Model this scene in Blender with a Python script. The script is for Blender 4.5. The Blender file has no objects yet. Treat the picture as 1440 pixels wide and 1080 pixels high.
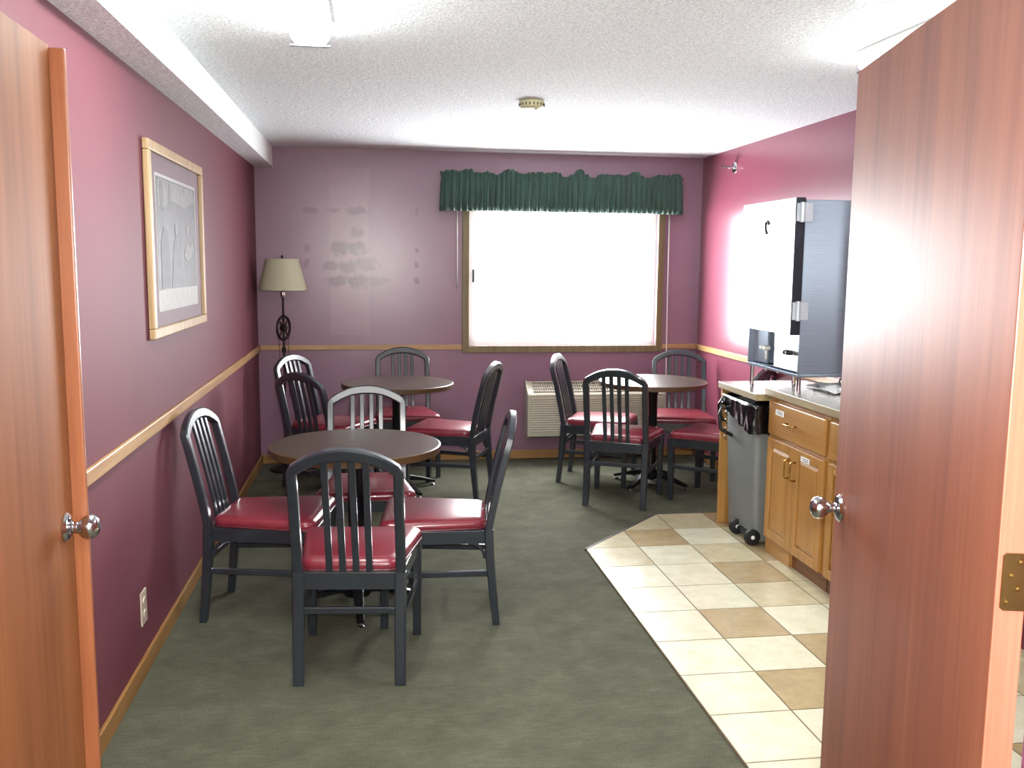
import bpy, bmesh, math, random
from mathutils import Vector, Matrix, noise
random.seed(7)
scene = bpy.context.scene
COL = scene.collection
PI = math.pi

# ------------------------------------------------------------------ materials
def rgbw(r, g, b):
    f = lambda c: (c/255/12.92) if c/255 <= 0.04045 else ((c/255+0.055)/1.055)**2.4
    return (f(r), f(g), f(b), 1)
def rgb(r, g, b, k=.72):
    c = rgbw(r, g, b); return (c[0]*k, c[1]*k, c[2]*k, 1)

class NT:
    def __init__(s, name):
        s.m = bpy.data.materials.new(name); s.m.use_nodes = True
        s.t = s.m.node_tree; s.n = s.t.nodes; s.l = s.t.links
        s.b = s.n['Principled BSDF']; s.out = s.n['Material Output']
        s.tc = s.n.new('ShaderNodeTexCoord')
    def new(s, t, **k):
        n = s.n.new(t)
        for a, v in k.items(): setattr(n, a, v)
        return n
    def link(s, a, b): s.l.new(a, b)
    def setv(s, sock, v):
        if isinstance(v, bpy.types.NodeSocket): s.l.new(v, sock)
        else: sock.default_value = v
    def math(s, op, a, b=None, c=None, clamp=False):
        n = s.new('ShaderNodeMath', operation=op, use_clamp=clamp)
        s.setv(n.inputs[0], a)
        if b is not None: s.setv(n.inputs[1], b)
        if c is not None: s.setv(n.inputs[2], c)
        return n.outputs[0]
    def mix(s, f, a, b, mode='MIX'):
        n = s.new('ShaderNodeMix', data_type='RGBA', blend_type=mode)
        s.setv(n.inputs[0], f); s.setv(n.inputs[6], a); s.setv(n.inputs[7], b)
        return n.outputs[2]
    def mapping(s, scale, src='Object', rot=(0,0,0)):
        mp = s.new('ShaderNodeMapping'); mp.inputs['Scale'].default_value = scale
        mp.inputs['Rotation'].default_value = rot
        s.link(s.tc.outputs[src], mp.inputs[0]); return mp.outputs[0]
    def noise(s, vec, scale, detail=4, rough=.5, dist=0):
        n = s.new('ShaderNodeTexNoise'); s.link(vec, n.inputs['Vector'])
        n.inputs['Scale'].default_value = scale; n.inputs['Detail'].default_value = detail
        n.inputs['Roughness'].default_value = rough; n.inputs['Distortion'].default_value = dist
        return n.outputs['Fac']
    def ramp(s, f, stops):
        r = s.new('ShaderNodeValToRGB'); s.link(f, r.inputs[0])
        e = r.color_ramp.elements
        while len(e) < len(stops): e.new(.5)
        for i, (p, c) in enumerate(stops): e[i].position = p; e[i].color = c
        return r.outputs[0]
    def bump(s, h, strength=.3, dist=.01):
        b = s.new('ShaderNodeBump'); b.inputs['Strength'].default_value = strength
        b.inputs['Distance'].default_value = dist; s.link(h, b.inputs['Height'])
        s.link(b.outputs[0], s.b.inputs['Normal'])
    def col(s, c): s.setv(s.b.inputs['Base Color'], c)
    def rough(s, r): s.setv(s.b.inputs['Roughness'], r)

def simple(name, c, rough=.5, metal=0, var=.06, scale=30, bump=0, coat=0, spec=.5):
    t = NT(name)
    nz = t.noise(t.mapping((1,1,1)), scale)
    dark = tuple(x*(1-var*2) for x in c[:3])+(1,)
    lite = tuple(min(1, x*(1+var)) for x in c[:3])+(1,)
    t.col(t.ramp(nz, [(.3, dark), (.7, lite)]))
    t.rough(rough); t.b.inputs['Metallic'].default_value = metal
    t.b.inputs['Specular IOR Level'].default_value = spec
    t.b.inputs['Coat Weight'].default_value = coat
    t.b.inputs['Coat Roughness'].default_value = .08
    if bump: t.bump(nz, bump, .004)
    return t.m

def wood(name, c1, c2, rough=.35, axis=2, scale=1.0, spec=.5, coat=0, cath=False):
    t = NT(name)
    sc = [26*scale]*3; sc[axis] = 1.1*scale
    v = t.mapping(tuple(sc))
    a = t.noise(v, 1.0, 5, .6, .6)
    sc2 = [150*scale]*3; sc2[axis] = 5*scale
    b = t.noise(t.mapping(tuple(sc2)), 1.0, 3, .6)
    sc3 = [5*scale]*3; sc3[axis] = .5*scale
    w = t.noise(t.mapping(tuple(sc3)), 1.0, 2, .5, 1.2)
    f = t.math('ADD', t.math('MULTIPLY', a, .55), t.math('ADD', t.math('MULTIPLY', b, .2), t.math('MULTIPLY', w, .3)))
    t.col(t.ramp(f, [(.40, c1), (.62, c2)]))
    t.rough(rough); t.bump(b, .08, .002)
    t.b.inputs['Specular IOR Level'].default_value = spec
    t.b.inputs['Coat Weight'].default_value = coat; t.b.inputs['Coat Roughness'].default_value = .15
    return t.m

def wall_mat(name, base, marks=(), lights=(), plane='XZ', rough=.3, spec=.5):
    t = NT(name)
    v = t.mapping((1,1,1))
    sep = t.new('ShaderNodeSeparateXYZ'); t.link(v, sep.inputs[0])
    U = sep.outputs[0] if plane[0] == 'X' else sep.outputs[1]; V = sep.outputs[2]
    nz = t.noise(v, 1.6, 3)
    roll = t.noise(v, 260, 2, .6)
    c = t.ramp(nz, [(.3, tuple(x*.93 for x in base[:3])+(1,)), (.7, tuple(x*1.05 for x in base[:3])+(1,))])
    wob = t.math('MULTIPLY', t.math('SUBTRACT', t.noise(v, 22, 3), .5), 1.6)
    wob2 = t.math('MULTIPLY', t.math('SUBTRACT', t.noise(v, 7, 3), .5), .05)
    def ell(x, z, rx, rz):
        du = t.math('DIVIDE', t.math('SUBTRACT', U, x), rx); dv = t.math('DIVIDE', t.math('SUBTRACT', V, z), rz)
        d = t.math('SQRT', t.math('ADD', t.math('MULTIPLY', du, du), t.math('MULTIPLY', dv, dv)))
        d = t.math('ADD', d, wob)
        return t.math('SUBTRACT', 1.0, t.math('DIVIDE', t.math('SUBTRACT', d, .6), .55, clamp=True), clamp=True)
    rsock = rough
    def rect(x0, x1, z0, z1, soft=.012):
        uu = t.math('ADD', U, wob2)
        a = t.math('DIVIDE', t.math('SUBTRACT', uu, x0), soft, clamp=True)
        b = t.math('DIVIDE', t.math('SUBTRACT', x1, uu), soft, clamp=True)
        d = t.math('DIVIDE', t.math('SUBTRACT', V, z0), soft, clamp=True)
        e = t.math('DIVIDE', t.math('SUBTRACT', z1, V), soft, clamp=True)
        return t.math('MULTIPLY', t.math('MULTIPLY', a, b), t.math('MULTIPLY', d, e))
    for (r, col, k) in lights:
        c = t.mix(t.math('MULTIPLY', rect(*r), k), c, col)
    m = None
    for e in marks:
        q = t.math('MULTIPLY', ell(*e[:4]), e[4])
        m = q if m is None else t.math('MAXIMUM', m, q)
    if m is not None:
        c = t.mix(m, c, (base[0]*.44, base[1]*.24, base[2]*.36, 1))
    t.col(c); t.rough(rsock); t.bump(roll, .12, .001)
    t.b.inputs['Specular IOR Level'].default_value = spec
    return t.m

M = {}
# colours
WALL_SHEEN = rgb(158, 117, 137)  # lamp sheen and haze are put into this lighter, greyer base
px = lambda u: .551 + (u-624)*(2.483-.551)/(959-624)*1.0   # only used to lay out the paint scuffs on the back wall
bx_ = lambda u: (u-357)/(989-357)*(2.649+.888)-.888
bz_ = lambda v: 2.30-(v-237)*(2.30-.91)/(488-237)
marks = []
for (u0, u1, v, h, k) in [(421,441,296,4,.5),(455,471,296,3,.5),(478,510,296,5,.7),(486,501,325,7,.7),(459,482,347,9,.95),(478,506,347,8,.95),
        (446,466,373,6,.8),(469,496,373,7,.95),(490,517,370,9,.85),(449,482,394,6,.85),(478,508,394,8,.95),(505,533,393,6,.7),
        (573,578,350,3,.7),(572,578,370,4,.8),(572,579,392,5,.9),(574,578,296,7,.3),(421,429,348,6,.5),(421,428,369,5,.5)]:
    marks.append((bx_((u0+u1)/2), bz_(v), abs(bx_(u1)-bx_(u0))/2*1.25, h*.0056*1.2, min(1, k*1.0)))
M['wall_back'] = wall_mat('mauve_wall_sheen_and_scuffs', WALL_SHEEN, marks,
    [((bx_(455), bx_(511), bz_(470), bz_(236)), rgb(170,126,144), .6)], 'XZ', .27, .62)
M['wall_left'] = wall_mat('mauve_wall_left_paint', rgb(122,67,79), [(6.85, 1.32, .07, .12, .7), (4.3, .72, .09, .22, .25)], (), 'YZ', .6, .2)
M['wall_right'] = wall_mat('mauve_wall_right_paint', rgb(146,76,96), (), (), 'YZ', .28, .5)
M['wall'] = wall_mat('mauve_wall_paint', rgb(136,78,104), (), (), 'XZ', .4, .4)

t = NT('popcorn_ceiling'); v = t.mapping((1,1,1))
n1 = t.noise(v, 95, 3, .7); n2 = t.noise(v, 40, 3, .6)
t.col(t.ramp(n1, [(.36, rgbw(200,204,208)), (.6, rgbw(240,243,245))])); t.rough(.95)
t.bump(t.math('ADD', n1, n2), .6, .010); M['ceiling'] = t.m

t = NT('smooth_white_plaster'); v = t.mapping((1,1,1)); n1 = t.noise(v, 60, 3)
t.col(t.ramp(n1, [(.3, rgbw(222,228,226)), (.7, rgbw(236,240,238))])); t.rough(.8); t.bump(n1, .2, .004); M['plaster'] = t.m

t = NT('green_grey_carpet'); v = t.mapping((1,1,1))
f1 = t.noise(v, 180, 3, .7); f2 = t.noise(v, 7, 4, .6); f3 = t.noise(t.mapping((1,5,1)), 14, 3, .6)
ff = t.math('ADD', t.math('MULTIPLY', f1, .5), t.math('ADD', t.math('MULTIPLY', f2, .3), t.math('MULTIPLY', f3, .2)))
t.col(t.ramp(ff, [(.34, rgb(76,76,62)), (.52, rgb(102,102,86)), (.68, rgb(128,127,108))])); t.rough(.95)
t.b.inputs['Specular IOR Level'].default_value = .1
t.bump(f1, .7, .006); M['carpet'] = t.m

def tile_mat(name, a, b):
    t = NT(name); v = t.mapping((1,1,1))
    n = t.noise(v, 9, 5, .65); n2 = t.noise(v, 60, 3)
    t.col(t.ramp(t.math('ADD', t.math('MULTIPLY', n, .8), t.math('MULTIPLY', n2, .2)), [(.35, a), (.65, b)]))
    t.rough(.27); t.b.inputs['Specular IOR Level'].default_value = .5
    t.bump(n2, .05, .001); return t.m
M['tile_cream'] = tile_mat('cream_ceramic_tile', rgb(222,216,186), rgb(240,236,212))
M['tile_tan'] = tile_mat('tan_ceramic_tile', rgb(176,152,112), rgb(196,174,134))
M['tile_mid'] = tile_mat('sand_ceramic_tile', rgb(202,188,150), rgb(222,210,178))
M['grout'] = simple('grey_grout', rgb(128,112,88), .9)
M['edge_dark'] = simple('dark_edge_strip', rgb(70,64,58), .6)

M['oak'] = wood('light_oak_trim_vertical', rgb(176,128,80), rgb(206,164,112), .4, 2)
M['oak_x'] = wood('light_oak_trim_along_back', rgb(176,128,80), rgb(206,164,112), .4, 0)
M['oak_y'] = wood('light_oak_trim_along_side', rgb(176,128,80), rgb(206,164,112), .4, 1)
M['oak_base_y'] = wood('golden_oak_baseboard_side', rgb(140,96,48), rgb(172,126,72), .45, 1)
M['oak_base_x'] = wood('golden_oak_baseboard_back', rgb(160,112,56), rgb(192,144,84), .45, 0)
M['frame_wood'] = wood('pale_oak_picture_frame', rgb(178,142,98), rgb(212,182,140), .35, 2)
M['casing'] = wood('brown_window_casing', rgb(118,102,68), rgb(146,128,90), .5, 2)
M['cab'] = wood('honey_oak_cabinet', rgb(184,128,62), rgb(208,156,88), .35, 2, .8)
M['cab_y'] = wood('honey_oak_drawer_front', rgb(184,128,62), rgb(208,156,88), .35, 1, .8)
M['cab_dark'] = wood('brown_oak_toe_kick', rgb(112,66,34), rgb(140,88,48), .5, 1)
M['door'] = wood('red_brown_door_veneer', rgb(122,64,46), rgb(152,88,62), .46, 2, .55, .4)
M['door_left'] = wood('orange_brown_door_veneer', rgb(128,76,46), rgb(154,96,58), .55, 2, .55, .12)
M['door_edge'] = wood('salmon_door_edge_wood', rgb(186,104,80), rgb(206,126,100), .4, 2)
M['astragal'] = wood('orange_door_edge_strip', rgb(142,82,50), rgb(168,104,68), .3, 2)
M['black_wood'] = simple('black_lacquered_chair_wood', rgb(42,48,56), .30, 0, .1, 12, 0, .5, .6)
M['vinyl'] = simple('burgundy_seat_vinyl', rgb(140,46,60), .30, 0, .08, 14, .05, .25)
M['piping'] = simple('dark_red_seat_welt', rgb(100,34,44), .4)
t = NT('dark_walnut_table_laminate'); a = t.noise(t.mapping((3,40,3)), 1, 5, .6, .7)
t.col(t.ramp(a, [(.35, rgb(58,46,38)), (.65, rgb(84,68,56))])); t.rough(.3); M['table'] = t.m
M['table_edge'] = simple('brown_table_edge_band', rgb(88,62,38), .35)
M['iron'] = simple('black_cast_iron_base', rgb(22,23,26), .35, .3, .1, 20, .05)
M['chrome'] = simple('polished_chrome', rgbw(205,205,210), .12, 1, .02)
M['steel'] = None
t = NT('brushed_stainless_steel'); b = t.noise(t.mapping((2,2,160)), 3, 3, .6)
t.col(t.ramp(b, [(.3, rgbw(150,164,180)), (.7, rgbw(172,186,202))])); t.b.inputs['Metallic'].default_value = .8
t.rough(.5); M['steel'] = t.m
t.b.inputs['Anisotropic'].default_value = 1.0
tg = t.new('ShaderNodeTangent', direction_type='RADIAL', axis='Z'); t.link(tg.outputs[0], t.b.inputs['Tangent'])
M['steel_door'] = simple('bright_satin_steel_panel', rgbw(214,218,222), .28, .9, .02)
M['satin'] = simple('light_satin_metal', rgbw(190,196,204), .45, .35, .03)
M['steel_dark'] = simple('dark_grey_metal', rgb(70,74,84), .4, .7)
M['brass'] = simple('antique_brass', rgb(150,118,72), .35, 1, .06)
M['gold'] = simple('brass_pull_metal', rgb(200,164,92), .25, 1, .04)
M['counter'] = simple('beige_counter_edge_laminate', rgb(176,156,118), .35, 0, .08, 80)
M['counter_top'] = simple('grey_counter_top_laminate', rgb(150,146,136), .24, 0, .05, 120)
M['paper'] = simple('white_paper', rgbw(232,232,232), .6, 0, .02)
M['ink'] = simple('grey_label_print', rgb(110,110,120), .7)
M['bin'] = simple('grey_bin_plastic', rgb(138,142,142), .45, 0, .03)
M['rubber'] = simple('black_rubber', rgb(20,20,20), .6)
M['bag'] = simple('black_bin_liner_film', rgb(14,14,18), .16, 0, .1, 20, 0, .4, .8)
M['ac'] = simple('beige_air_unit_plastic', rgb(206,200,178), .45, 0, .03)
M['ac_dark'] = simple('shaded_grille_interior', rgb(96,88,76), .6)
M['white_plastic'] = simple('white_plastic', rgbw(222,222,216), .4, 0, .02)
M['cream_plastic'] = simple('aged_cream_plastic', rgbw(206,204,160), .45, 0, .03)
M['outlet'] = simple('almond_outlet_plastic', rgb(214,198,180), .4, 0, .02)
M['black'] = simple('black_plastic', rgb(18,18,20), .45)
M['bronze'] = simple('dark_bronze_lamp_metal', rgb(46,34,32), .4, .6)
t = NT('green_valance_fabric'); n = t.noise(t.mapping((60,60,4)), 1, 4, .6); n2 = t.noise(t.mapping((1,1,1)), 240, 2)
t.col(t.ramp(n, [(.3, rgb(36,68,58)), (.7, rgb(68,106,92))])); t.rough(.8); t.bump(n2, .2, .002)
t.b.inputs['Sheen Weight'].default_value = .3; M['valance'] = t.m
t = NT('cream_lamp_shade_fabric'); n = t.noise(t.mapping((1,1,1)), 200, 2)
t.col(t.ramp(n, [(.3, rgbw(196,194,166)), (.7, rgbw(214,212,184))])); t.rough(.85)
tr = t.new('ShaderNodeBsdfTranslucent'); tr.inputs[0].default_value = rgbw(220,215,185)
mx = t.new('ShaderNodeMixShader'); mx.inputs[0].default_value = .3
t.link(t.b.outputs[0], mx.inputs[1]); t.link(tr.outputs[0], mx.inputs[2]); t.link(mx.outputs[0], t.out.inputs[0]); M['shade'] = t.m
t = NT('window_glass')
gl = t.new('ShaderNodeBsdfGlossy'); gl.inputs['Roughness'].default_value = .02
tp = t.new('ShaderNodeBsdfTransparent'); fr = t.new('ShaderNodeFresnel'); fr.inputs[0].default_value = 1.3
ge = t.new('ShaderNodeNewGeometry')
mx = t.new('ShaderNodeMixShader'); t.link(t.math('MULTIPLY', fr.outputs[0], t.math('SUBTRACT', 1.0, ge.outputs['Backfacing'])), mx.inputs[0]); t.link(tp.outputs[0], mx.inputs[1]); t.link(gl.outputs[0], mx.inputs[2])
t.link(mx.outputs[0], t.out.inputs[0]); M['glass'] = t.m
t = NT('white_window_vinyl'); t.col(rgbw(228,228,222)); t.rough(.4)
tr = t.new('ShaderNodeBsdfTranslucent'); tr.inputs[0].default_value = rgbw(230,230,225)
mx = t.new('ShaderNodeMixShader'); mx.inputs[0].default_value = .2
t.link(t.b.outputs[0], mx.inputs[1]); t.link(tr.outputs[0], mx.inputs[2]); t.link(mx.outputs[0], t.out.inputs[0]); M['vinyl_white'] = t.m
def emit(name, c, s):
    t = NT(name); t.col(rgbw(240,240,240)); t.b.inputs['Emission Color'].default_value = c; t.b.inputs['Emission Strength'].default_value = s; t.rough(.4); return t.m
LAMP = 21.0
M['tube'] = emit('lit_fluorescent_diffuser', (.93, 1, .97, 1), LAMP)
M['hall_fill'] = emit('added_hall_fill_diffuser', (1, .93, .84, 1), 11)
M['mat_board'] = simple('mauve_mat_board', rgb(112,74,86), .6)
M['print_paper'] = simple('pale_print_paper', rgb(186,184,180), .6)
t = NT('grey_photo_print'); n = t.noise(t.mapping((1,3.2,3)), 2.6, 5, .62, .8); v = t.tc.outputs['Object']
t.col(t.ramp(n, [(.38, rgb(40,34,37)), (.55, rgb(62,55,58)), (.72, rgb(96,92,90))])); t.rough(.5); M['photo'] = t.m
M['photo_light'] = simple('pale_photo_tone', rgb(122,118,116), .55, 0, .2, 24)
M['photo_mid'] = simple('middle_photo_tone', rgb(84,78,80), .55, 0, .2, 24)
M['photo_dark'] = simple('dark_photo_tone', rgb(52,46,50), .55, 0, .2, 24)
t = NT('picture_glass')
gl = t.new('ShaderNodeBsdfGlossy'); gl.inputs['Roughness'].default_value = .05
tp = t.new('ShaderNodeBsdfTransparent'); fr = t.new('ShaderNodeFresnel'); fr.inputs[0].default_value = 1.06
ge = t.new('ShaderNodeNewGeometry')
mx = t.new('ShaderNodeMixShader'); t.link(t.math('MULTIPLY', fr.outputs[0], t.math('SUBTRACT', 1.0, ge.outputs['Backfacing'])), mx.inputs[0]); t.link(tp.outputs[0], mx.inputs[1]); t.link(gl.outputs[0], mx.inputs[2])
t.link(mx.outputs[0], t.out.inputs[0]); M['pic_glass'] = t.m

# ------------------------------------------------------------------ mesh helpers
def BM(): return bmesh.new()
def obj(name, bm, mat, parent=None, smooth=False, loc=None, bevel=0):
    bmesh.ops.recalc_face_normals(bm, faces=bm.faces)
    me = bpy.data.meshes.new(name); bm.to_mesh(me); bm.free()
    if smooth:
        for p in me.polygons: p.use_smooth = True
    o = bpy.data.objects.new(name, me); COL.objects.link(o)
    for m in (mat if isinstance(mat, (list, tuple)) else [mat]): me.materials.append(m)
    if parent: o.parent = parent
    if loc: o.location = loc
    if smooth == 'auto':
        md = o.modifiers.new('edges', 'EDGE_SPLIT'); md.split_angle = math.radians(35)
    if bevel:
        md = o.modifiers.new('bevel', 'BEVEL'); md.width = bevel; md.segments = 2; md.limit_method = 'ANGLE'
    return o
def empty(name, loc=(0,0,0), rz=0):
    o = bpy.data.objects.new(name, None); COL.objects.link(o); o.location = loc; o.rotation_euler = (0,0,rz)
    o.empty_display_size = .1; return o
def tag(o, label, cat, group=None, kind=None):
    o['label'] = label; o['category'] = cat
    if group: o['group'] = group
    if kind: o['kind'] = kind
    return o
def box(bm, x0, x1, y0, y1, z0, z1, mi=0):
    vs = [bm.verts.new((x, y, z)) for x in (x0, x1) for y in (y0, y1) for z in (z0, z1)]
    for f in ((0,1,3,2),(4,6,7,5),(0,4,5,1),(2,3,7,6),(0,2,6,4),(1,5,7,3)):
        fc = bm.faces.new([vs[i] for i in f]); fc.material_index = mi
def loft(bm, rings, closed=True, caps=True, mi=0):
    R = [[bm.verts.new(p) for p in r] for r in rings]
    n = len(R[0])
    for a, b in zip(R, R[1:]):
        for i in range(n if closed else n-1):
            f = bm.faces.new((a[i], a[(i+1) % n], b[(i+1) % n], b[i])); f.material_index = mi
    if caps and closed:
        f = bm.faces.new(R[0][::-1]); f.material_index = mi
        f = bm.faces.new(R[-1]); f.material_index = mi
    return R
def bar(bm, p0, p1, w, d, side=(1,0,0), mi=0):
    """rectangular bar between two points; w across `side`, d across the other"""
    p0, p1 = Vector(p0), Vector(p1); ax = (p1-p0).normalized()
    s = Vector(side); s = (s-ax*s.dot(ax)).normalized(); u = ax.cross(s)
    rs = []
    for p in (p0, p1):
        rs.append([p+s*w/2+u*d/2, p-s*w/2+u*d/2, p-s*w/2-u*d/2, p+s*w/2-u*d/2])
    loft(bm, rs, mi=mi)
def sweep(bm, pts, sec, side=(1,0,0), mi=0):
    """sweep a list of (w,d) half-sizes rectangular section along pts"""
    pts = [Vector(p) for p in pts]; rs = []
    for i, p in enumerate(pts):
        a = (pts[min(i+1, len(pts)-1)]-pts[max(i-1, 0)]).normalized()
        s = Vector(side); s = (s-a*s.dot(a)).normalized(); u = a.cross(s)
        w, d = sec[i] if isinstance(sec, list) else sec
        c = .25
        rs.append([p+s*w*x+u*d*y for x, y in ((1,1-c),(1-c,1),(c-1,1),(-1,1-c),(-1,c-1),(c-1,-1),(1-c,-1),(1,c-1))])
    loft(bm, rs, mi=mi)
def tube(bm, pts, r, n=10, mi=0, caps=True):
    pts = [Vector(p) for p in pts]; rs = []
    a0 = (pts[1]-pts[0]).normalized(); s = a0.orthogonal().normalized()
    for i, p in enumerate(pts):
        a = (pts[min(i+1, len(pts)-1)]-pts[max(i-1, 0)]).normalized()
        s = (s-a*s.dot(a)).normalized(); u = a.cross(s)
        rr = r[i] if isinstance(r, (list, tuple)) else r
        rs.append([p+(s*math.cos(2*PI*k/n)+u*math.sin(2*PI*k/n))*rr for k in range(n)])
    loft(bm, rs, mi=mi, caps=caps)
def lathe(bm, prof, c=(0,0,0), axis=(0,0,1), n=40, mi=0):
    ax = Vector(axis).normalized(); s = ax.orthogonal().normalized(); u = ax.cross(s); c = Vector(c)
    rs = [[c+ax*z+(s*math.cos(2*PI*k/n)+u*math.sin(2*PI*k/n))*max(r, 1e-5) for k in range(n)] for r, z in prof]
    loft(bm, rs, mi=mi)
def torus(bm, c, R, r, axis=(0,1,0), n=40, m=8):
    ax = Vector(axis).normalized(); s = ax.orthogonal().normalized(); u = ax.cross(s); c = Vector(c)
    V = []
    for i in range(n):
        d = s*math.cos(2*PI*i/n)+u*math.sin(2*PI*i/n)
        V.append([bm.verts.new(c+d*(R+r*math.cos(2*PI*j/m))+ax*r*math.sin(2*PI*j/m)) for j in range(m)])
    for i in range(n):
        for j in range(m):
            bm.faces.new((V[i][j], V[(i+1) % n][j], V[(i+1) % n][(j+1) % m], V[i][(j+1) % m]))

# ------------------------------------------------------------------ room dimensions
XL, XR, D, H = -0.888, 2.649, 7.396, 2.44
HS, WS = 2.289, 0.138             # soffit underside, soffit width
YF = 1.20                         # room side of the wall holding the double door
HALL = -2.2

# floor (carpet through room and hall)
b = BM(); box(b, XL-1.6, XR+1.2, HALL, D+.02, -.08, 0)
tag(obj('floor', b, M['carpet']), 'green grey carpet covering the floor of the room', 'floor', kind='structure')
# tiled area
xs = [1.151, 1.454, 1.757, 2.06, 2.363, 2.649]
ys = [1.20+.0, 1.345, 1.668, 1.991, 2.314, 2.637, 2.955, 3.275, 3.598, 3.93, 4.25, 4.575, 4.90, 5.22, 5.55]
b = BM(); g = .0035
pat = {(0,5):0,(1,5):0,(0,6):0,(1,6):1,(2,6):0,(0,7):0,(1,7):0,(2,7):1,(0,8):0,(1,8):1,(2,8):0,(0,9):0,(1,9):0,(2,9):2,(0,10):0,(1,10):0,(2,10):1,
       (0,11):2,(1,11):0,(2,11):2,(1,12):1,(2,12):0,(1,13):2,(2,13):2,(3,8):0,(3,9):2,(0,4):0,(1,4):2,(2,5):2}
tip = (1.151, 4.888); ch = (1.756, 5.55)
def chx(y): return 1.151+(y-4.888)/(5.55-4.888)*(1.756-1.151)
slope = (5.55-4.888)/(1.756-1.151)
for i in range(5):
    for j in range(14):
        x0, x1, y0, y1 = xs[i]+g, xs[i+1]-g, ys[j]+g, ys[j+1]-g
        poly = [(x0,y0),(x1,y0),(x1,y1),(x0,y1)]
        # clip by the chamfer line: keep y <= 4.888+slope*(x-1.151)
        out = []
        for k in range(4):
            p, q = poly[k], poly[(k+1) % 4]
            fp = p[1]-(4.880+slope*(p[0]-1.151)); fq = q[1]-(4.880+slope*(q[0]-1.151))
            if fp <= 0: out.append(p)
            if fp*fq < 0:
                s = fp/(fp-fq); out.append((p[0]+(q[0]-p[0])*s, p[1]+(q[1]-p[1])*s))
        if len(out) < 3: continue
        lo = [b.verts.new((p[0], p[1], .002)) for p in out]; hi = [b.verts.new((p[0], p[1], .012)) for p in out]
        mi = pat.get((i,j), random.choice((0,0,1,2)))
        f = b.faces.new(hi); f.material_index = mi
        for k in range(len(out)):
            f = b.faces.new((lo[k], lo[(k+1) % len(out)], hi[(k+1) % len(out)], hi[k])); f.material_index = mi
# grout bed + dark edge strip
pts = [(1.151,1.2),(2.649,1.2),(2.649,5.55),(1.756,5.55),(1.151,4.888)]
lo = [b.verts.new((p[0], p[1], .001)) for p in pts]; hi = [b.verts.new((p[0], p[1], .0105)) for p in pts]
f = b.faces.new(hi); f.material_index = 3
for k in range(5):
    f = b.faces.new((lo[k], lo[(k+1) % 5], hi[(k+1) % 5], hi[k])); f.material_index = 3
o = obj('floor_tiles', b, [M['tile_cream'], M['tile_tan'], M['tile_mid'], M['grout']])
tag(o, 'cream and tan ceramic tile floor in front of the kitchen counter', 'floor', kind='structure')
b = BM()
bar(b, (1.149,4.889,.007), (1.754,5.553,.007), .014, .014, (0,0,1)); bar(b, (1.751,5.556,.007), (2.08,5.556,.007), .012, .014, (0,0,1))
tag(obj('trim_1', b, M['edge_dark']), 'thin dark strip edging the far end of the tiled floor', 'trim', kind='structure')

# ceiling
b = BM(); box(b, XL-1.6, XR+1.2, HALL, D+.1, H, H+.1)
tag(obj('ceiling', b, M['ceiling']), 'white popcorn textured ceiling', 'ceiling', kind='structure')
b = BM(); box(b, XL, XL+WS, YF, D, HS, H)
for f in b.faces:
    f.material_index = 0
b.faces.ensure_lookup_table(); b.normal_update()
for f in b.faces:
    c = f.calc_center_median()
    if abs(c.x-(XL+WS)) < 1e-4: f.material_index = 1
tag(obj('trim_2', b, [M['ceiling'], M['plaster']]), 'boxed white soffit running along the top of the left wall', 'soffit', kind='structure')

# walls
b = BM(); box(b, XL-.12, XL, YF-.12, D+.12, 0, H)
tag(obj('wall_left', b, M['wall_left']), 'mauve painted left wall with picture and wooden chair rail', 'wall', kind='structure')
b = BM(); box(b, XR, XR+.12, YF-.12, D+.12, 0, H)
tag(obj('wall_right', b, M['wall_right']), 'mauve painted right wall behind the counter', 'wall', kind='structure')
WX0, WX1, WZ0, WZ1 = .748, 2.287, .925, 2.06
b = BM()
def wallhole(b, x0, x1, z0, z1, hx0, hx1, hz0, hz1, y0, y1):
    X = [x0, hx0, hx1, x1]; Z = [z0, hz0, hz1, z1]
    g = {}
    for s, y in enumerate((y0, y1)):
        for i in range(4):
            for j in range(4): g[i,j,s] = b.verts.new((X[i], y, Z[j]))
    for s in (0, 1):
        for i in range(3):
            for j in range(3):
                if (i, j) == (1, 1): continue
                b.faces.new((g[i,j,s], g[i+1,j,s], g[i+1,j+1,s], g[i,j+1,s]))
    for (i,j),(k,l) in (((1,1),(2,1)),((2,1),(2,2)),((2,2),(1,2)),((1,2),(1,1))):
        b.faces.new((g[i,j,0], g[k,l,0], g[k,l,1], g[i,j,1]))
    for a_, c_ in (((0,0),(1,0)),((1,0),(2,0)),((2,0),(3,0)),((3,0),(3,1)),((3,1),(3,2)),((3,2),(3,3)),((3,3),(2,3)),((2,3),(1,3)),((1,3),(0,3)),((0,3),(0,2)),((0,2),(0,1)),((0,1),(0,0))):
        b.faces.new((g[a_[0],a_[1],0], g[c_[0],c_[1],0], g[c_[0],c_[1],1], g[a_[0],a_[1],1]))
wallhole(b, XL, XR, 0, H, WX0, WX1, WZ0, WZ1, D, D+.14)
tag(obj('wall_back', b, M['wall_back']), 'mauve painted back wall with window and dark paint scuffs', 'wall', kind='structure')
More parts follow.
